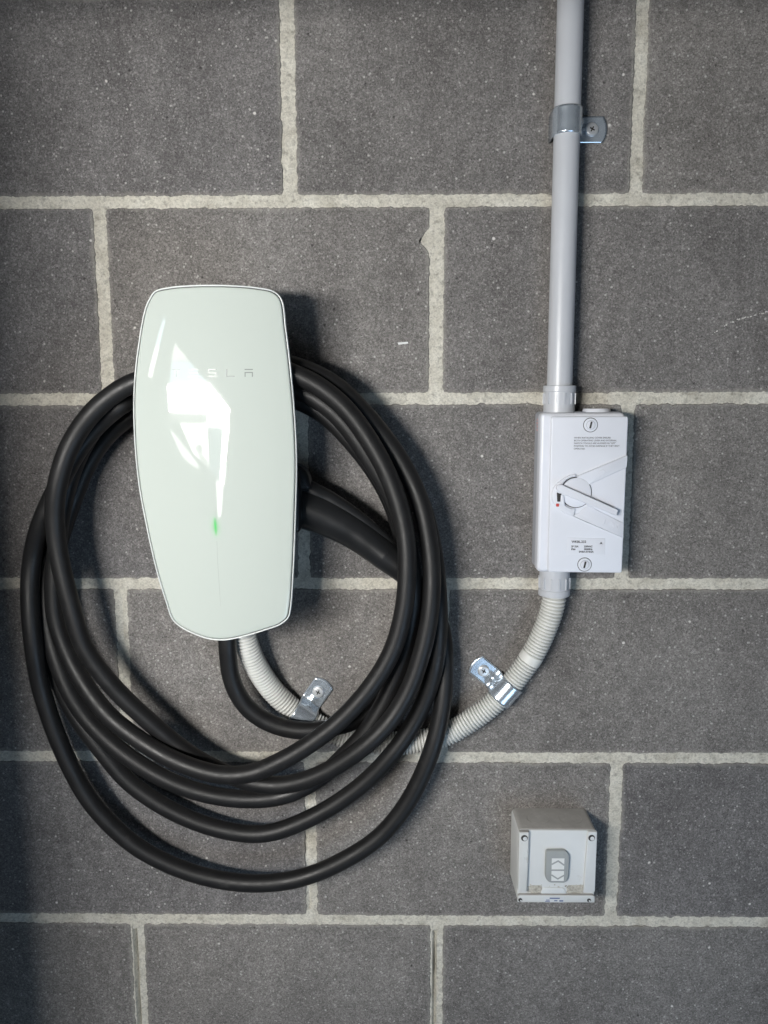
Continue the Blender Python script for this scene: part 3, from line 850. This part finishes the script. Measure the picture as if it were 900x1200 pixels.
# ------------------------------------------------------------------ charging cable
CR = .0094
CH = [  # photo pixel and first guess of the distance from the wall
 (266, 722, .052), (266, 745, .052), (267, 768, .050), (272, 798, .047), (287, 826, .045), (313, 846, .044), (350, 856, .044), (392, 852, .044), (428, 838, .040),
 (456, 806, .030), (472, 760, .026), (478, 700, .026), (474, 645, .028), (461, 595, .028), (441, 556, .030), (414, 520, .032), (381, 487, .034), (350, 470, .036), (300, 458, .036), (250, 456, .036), (200, 464, .036),
 (155, 486, .034), (124, 512, .030), (102, 545, .028), (86, 585, .028), (70, 632, .028), (57, 680, .030), (54, 715, .032), (63, 762, .036), (88, 822, .040), (127, 868, .044), (177, 904, .046), (223, 925, .046), (277, 936, .044), (330, 933, .044),
 (371, 914, .044), (405, 884, .044), (435, 849, .044), (460, 801, .044), (477, 755, .044), (484, 705, .044), (478, 640, .046), (464, 595, .050), (448, 562, .052), (433, 538, .054), (414, 509, .056), (389, 481, .056), (362, 463, .056), (310, 444, .056), (250, 436, .060), (200, 438, .066),
 (155, 449, .070), (130, 464, .071), (105, 487, .071), (82, 522, .071), (69, 560, .070), (64, 595, .071), (66, 632, .071), (73, 670, .070), (82, 705, .069), (98, 757, .066), (130, 802, .061), (179, 849, .055), (224, 885, .050), (268, 908, .048), (300, 918, .048), (330, 920, .050),
 (367, 911, .054), (406, 890, .058), (449, 854, .060), (477, 812, .061), (495, 762, .061), (504, 716, .060), (506, 670, .058), (501, 625, .055), (491, 584, .052), (473, 546, .050), (450, 512, .050), (425, 482, .052), (396, 454, .056), (360, 434, .060), (310, 421, .060), (250, 416, .058), (195, 430, .052),
 (155, 456, .050), (128, 480, .048), (105, 510, .048), (85, 550, .046), (72, 600, .046), (66, 650, .046), (63, 690, .046), (67, 730, .046), (89, 785, .050), (124, 835, .058), (162, 866, .066), (209, 893, .073), (259, 908, .074), (295, 906, .075), (327, 893, .075),
 (357, 876, .075), (399, 844, .075), (435, 804, .075), (460, 762, .075), (473, 716, .075), (477, 675, .074), (476, 634, .073), (468, 594, .072), (453, 553, .071), (432, 515, .071), (407, 481, .072), (381, 458, .073), (356, 443, .073), (310, 428, .070), (250, 424, .050), (195, 444, .034),
 (155, 474, .030), (122, 502, .027), (95, 540, .026), (74, 585, .026), (58, 632, .026), (49, 680, .026), (50, 722, .028), (62, 778, .030), (86, 833, .032), (120, 880, .032), (152, 917, .032), (205, 952, .031), (259, 972, .030), (310, 977, .030),
 (367, 957, .030), (421, 922, .032), (463, 879, .034), (492, 833, .036), (508, 787, .038), (514, 738, .038), (513, 690, .036), (507, 640, .034), (494, 590, .032), (474, 550, .030), (450, 516, .030), (424, 486, .030), (395, 462, .032), (350, 443, .034), (300, 434, .036), (250, 432, .038), (200, 442, .044),
 (155, 466, .050), (120, 492, .050), (92, 526, .048), (72, 562, .046), (54, 598, .045), (42, 632, .045), (36, 668, .045), (35, 700, .045), (37, 735, .045), (46, 797, .044), (70.5, 872, .042), (106, 939, .040), (152, 986, .038), (190, 1009, .036), (235, 1026, .034), (282, 1034.5, .033), (325, 1034, .032),
 (362, 1026, .032), (405, 1007, .032), (445, 980, .032), (479, 938, .034), (506, 879, .036), (519, 822, .034), (521.5, 775, .030), (517, 735, .028), (502, 704, .032), (484, 682, .041), (464, 664, .046), (450, 652, .0455)]
path = catmull([tuple(P(*p)) for p in CH], .0055)
flx = np.array(fp3[::10])
def relax(path, it=160):
    p = path.copy(); n = len(p); idx = np.arange(n)
    far = np.abs(idx[:, None] - idx[None, :]) > 14
    ray = p - np.array([CX, -CD, Z0 + CZ]); ray /= -ray[:, 1:2] * -1   # move along the view ray: keeps the photo outline
    ray = (p - np.array([CX, -CD, Z0 + CZ])); ray = ray / ray[:, 1:2]
    for k in range(it):
        dv = p[:, None, :] - p[None, :, :]; ds = np.sqrt((dv ** 2).sum(2))
        hit = (ds < 2 * CR * 1.01) & far
        sg = np.where(dv[:, :, 1] <= 0, -1.0, 1.0)
        over = np.where(hit, (2 * CR * 1.01 - ds), 0) * sg
        cnt = np.maximum(hit.sum(1), 1)
        mv = .45 * over.sum(1) / cnt
        df = p[:, None, :] - flx[None, :, :]; dsf = np.sqrt((df ** 2).sum(2)); hf = dsf < CR + .0128
        mv -= .6 * np.where(hf, CR + .0128 - dsf, 0).max(1)
        mv[:4] = 0; mv[-6:] = 0
        mv = np.convolve(np.pad(mv, 4, 'edge'), np.array([1, 2, 3, 4, 5, 4, 3, 2, 1]) / 25., 'valid')
        newy = np.clip(p[:, 1] + mv * 1.6, -.083, -.0105)
        p = p + ray * (newy - p[:, 1])[:, None]
        if k % 3 == 2:
            y = p[:, 1].copy(); ys = y.copy(); ys[1:-1] = .25 * y[:-2] + .5 * y[1:-1] + .25 * y[2:]
            p = p + ray * (ys - p[:, 1])[:, None]
    dv = p[:, None, :] - p[None, :, :]; ds = np.sqrt((dv ** 2).sum(2))
    bad = (ds < 2 * CR * .93) & far
    print('cable samples', n, 'overlapping', int(bad.any(1).sum()), 'worst', float(np.where(far, ds, 9).min()), 'depth', -p[:, 1].max(), -p[:, 1].min())
    return p
path = relax(path)
for _ in range(2):
    path[1:-1] = .25 * path[:-2] + .5 * path[1:-1] + .25 * path[2:]
cable = empty('charging_cable', Vector(path[0]), 'thick black rubber charging cable coiled in loops around the wall charger', 'charging cable')
link('cable', sweep_bm([Vector(p) for p in path], CR, 20), 'cable', cable, smooth=75)

# connector plugged into the right side of the charger
con = empty('connector', (0, 0, 0)); con.parent = cable; con.location = P(400, 610, .05) - cable.location
AX = [(328, 588, .042, .0195), (345, 591, .042, .0215), (358, 595, .042, .0218), (376, 602.5, .042, .0205), (396, 612.5, .042, .0188), (414, 623, .042, .0174), (432, 636, .043, .0162), (444, 645.5, .0440, .0155), (452, 652, .045, .0150)]
ax4 = catmull([tuple(P(a, b, c)) + (r,) for a, b, c, r in AX], .002)
link('grip', sweep_bm([Vector(p[:3]) for p in ax4], list(ax4[:, 3]), 32), 'grip', con, smooth=60)
bt = catmull([tuple(P(a, b, c)) + (r,) for a, b, c, r in [(450.5, 650.8, .0448, .0153), (458, 657, .0455, .0143), (470, 667, .046, .0128), (484, 681, .042, .0112), (490, 688, .040, .0100)]], .002)
link('strain_relief', sweep_bm([Vector(p[:3]) for p in bt], list(bt[:, 3]), 32), 'grip', con, smooth=60)
rg = catmull([tuple(P(a, b, c)) + (r,) for a, b, c, r in [(346, 566, .045, .008), (362, 574, .046, .0095), (384, 584, .045, .0085), (410, 599.5, .044, .0072), (434, 617, .043, .0062), (456, 636, .042, .0050), (466, 646, .041, .0030)]], .002)
link('spine', sweep_bm([Vector(p[:3]) for p in rg], list(rg[:, 3]), 20), 'grip', con, smooth=60)
slab('release_button', round_poly(pxpoly([(340, 543), (352, 545), (361, 554), (366, 574), (340, 576)], .055), .006), .036, .060, 'grip', con, bev=.004)
# faint printing along the cable where it leaves the charger
bm = bmesh.new()
for i in range(26):
    if i % 7 == 5: continue
    t = i / 26; q = 2.4 + t * 8.6; j = int(q / .5)
    k = min(len(path) - 2, 4 + int(t * 9)); f = t * 9 - int(t * 9)
    p = Vector(path[k]) * (1 - f) + Vector(path[k + 1]) * f
    a = math.radians(28)
    n = Vector((-math.cos(a), -math.sin(a), 0)); s = Vector((math.sin(a), -math.cos(a), 0))
    c = p + n * (CR + .0001)
    for (uu, vv) in ((-.0007, 0), (.0006, .0003)):
        w_, h_ = .00025, .0005
        vs = [bm.verts.new(c + s * (uu + x_) + Vector((0, 0, vv + z_))) for x_, z_ in ((-w_, -h_), (w_, -h_), (w_, h_), (-w_, h_))]
        bm.faces.new(vs)
link('cable_print', bm, 'chalk', cable, smooth=0)

# ------------------------------------------------------------------ roller door push switch
SD = .046
sw = empty('door_push_switch', P(650, 1005, 0), 'small weathered white wall push switch box with grey arrow button', 'wall switch')
fx0, fz1 = W(607.8, 973.5, SD); fx1, _ = W(699.8, 990, SD); _, fz0 = W(650, 1058, SD)
bxl = W(601, 960, 0)[0]; bzt = W(650, 946, 0)[1]; bxr = W(685, 950, 0)[0]
body = round_poly(rect(fx0, fz0, fx1, fz1), .006)
slab('box', body, .0003, SD - .004, 'swbox', sw, bev=.002, taper=.0006)
for kx in (.30, .72):
    bm = bmesh.new(); xk = fx0 + (fx1 - fx0) * kx; n_ = 32; ra = []; rb = []
    for i in range(n_):
        t = 6.2832 * i / n_
        ra.append(bm.verts.new((xk + .0125 * math.cos(t), -.021 + .0125 * math.sin(t), fz1 + .0005))); rb.append(bm.verts.new((xk + .0115 * math.cos(t), -.021 + .0115 * math.sin(t), fz1 + .0001)))
    for i in range(n_): bm.faces.new((ra[i], ra[(i + 1) % n_], rb[(i + 1) % n_], rb[i]))
    link('knockout', bm, 'swbox', sw, smooth=0)
cx_, cz_ = (fx0 + fx1) / 2, (fz0 + fz1) / 2
# cover: base panel, two raised side rails and the bottom strip
def swp(u, v):      # 0..1 over the front face, v down
    return (fx0 + (fx1 - fx0) * u, fz1 - (fz1 - fz0) * v)
slab('face_panel', round_poly([swp(.006, .008), swp(.994, .008), swp(.994, .992), swp(.006, .992)], .0035), SD - .0045, SD - .0025, 'swface', sw, bev=.001)
lrail = [swp(.006, .008), swp(.135, .008), swp(.138, .05), swp(.134, .45), swp(.128, .84), swp(.006, .84)]
slab('side_rail', round_poly(lrail, [.003, .001, .001, .001, .001, .001]), SD - .003, SD + .0015, 'swbox', sw, bev=.0012)
rrail = [swp(.878, .008), swp(.994, .008), swp(.994, .84), swp(.850, .84), swp(.858, .45)]
slab('side_rail', round_poly(rrail, .0012), SD - .003, SD + .0006, 'swface', sw, bev=.0008)
slab('bottom_strip', round_poly([swp(.006, .885), swp(.994, .885), swp(.994, .992), swp(.006, .992)], [.001, .001, .0035, .0035]), SD - .003, SD + .0008, 'swbox', sw, bev=.001)
bm = bmesh.new()
for i in range(150):
    u = random.uniform(.14, .85); v = random.uniform(.76, .88)
    if .33 < u < .62 and random.random() < .85: continue
    x, z = swp(u, v); k = random.uniform(.0004, .0013)
    bmesh.ops.create_icosphere(bm, subdivisions=1, radius=k, matrix=Matrix.Translation((x, -(SD - .0025), z)) @ Matrix.Diagonal((1.2, .5, 1, 1)))
gr = link('grit', bm, 'dirt', sw, smooth=0); gr['kind'] = 'stuff'
def dust(u0, u1, v0, v1):
    pts = []
    for i in range(40):
        t = 6.2832 * i / 40; k = 1 + .35 * noise.noise(Vector((math.cos(t) * 3 + u0 * 9, math.sin(t) * 3, 2.0)))
        cu, su = math.cos(t), math.sin(t)
        uu = (u0 + u1) / 2 + (u1 - u0) / 2 * max(-1, min(1, cu * 1.25 * k)); vv = (v0 + v1) / 2 + (v1 - v0) / 2 * max(-1, min(1, su * 1.2 * k))
        pts.append(swp(uu, vv))
    slab('ledge_dust', pts, SD - .004, SD - .00225, 'dirt', sw, bev=0)
dust(.14, .32, .775, .883); dust(.64, .85, .77, .883)
slab('drip_lip', round_poly([swp(.33, .80), swp(.60, .80), swp(.64, .885), swp(.30, .885)], .002), SD - .003, SD - .0012, 'swface', sw, bev=.0008)
btn = slab('button', round_poly([swp(.352, .262), swp(.600, .258), swp(.652, .330), swp(.645, .640), swp(.610, .705), swp(.400, .705), swp(.350, .640)], .003), SD - .003, SD + .0022, 'swgrey', sw, bev=.0012)
DB = SD + .0023
slab('button_mark', [swp(.425, .362), swp(.585, .362), swp(.585, .675), swp(.425, .675)], DB - .0012, DB, 'swwhite', btn, bev=0)
def line(a, b, t, d):
    a, b = Vector(swp(*a)), Vector(swp(*b)); n = (b - a).normalized(); n = Vector((-n.y, n.x)) * t / 2
    slab('arrow_line', [tuple(a + n), tuple(b + n), tuple(b - n), tuple(a - n)], d - .0006, d + .00015, 'swgrey', btn, bev=0)
line((.425, .445), (.510, .395), .0017, DB); line((.503, .395), (.585, .455), .0017, DB + .00012)
line((.425, .525), (.585, .525), .0017, DB)
line((.425, .590), (.510, .648), .0015, DB); line((.503, .648), (.585, .596), .0015, DB + .00012)
for (u, v) in ((.072, .09), (.925, .09), (.04, .955), (.92, .955)):
    x, z = swp(u, v); big_ = v < .5
    dd = SD + (.0015 if u < .5 else .0006) if big_ else SD + .0008
    s = slab('screw_recess', circle(x, z, .0036 if big_ else .0022, 24), dd - .002, dd + .00015, 'slot', sw, bev=0)
    slab('screw', circle(x + .0007, z - .0008, .0023 if big_ else .0010, 20), dd - .001, dd + .0003, 'swface', s, bev=.0002)
slab('sticker', [swp(.345, .915), swp(.60, .905), swp(.60, .985), swp(.345, .985)], SD, SD + .00095, 'sticker', sw, bev=0)
for (u0, v0, u1, v1) in ((.415, .920, .545, .936), (.37, .948, .415, .958), (.36, .966, .42, .976), (.475, .955, .515, .970), (.54, .955, .59, .974)):
    slab('sticker_print', [swp(u0, v0), swp(u1, v0), swp(u1, v1), swp(u0, v1)], SD + .0008, SD + .00105, 'blueink', sw, bev=0)
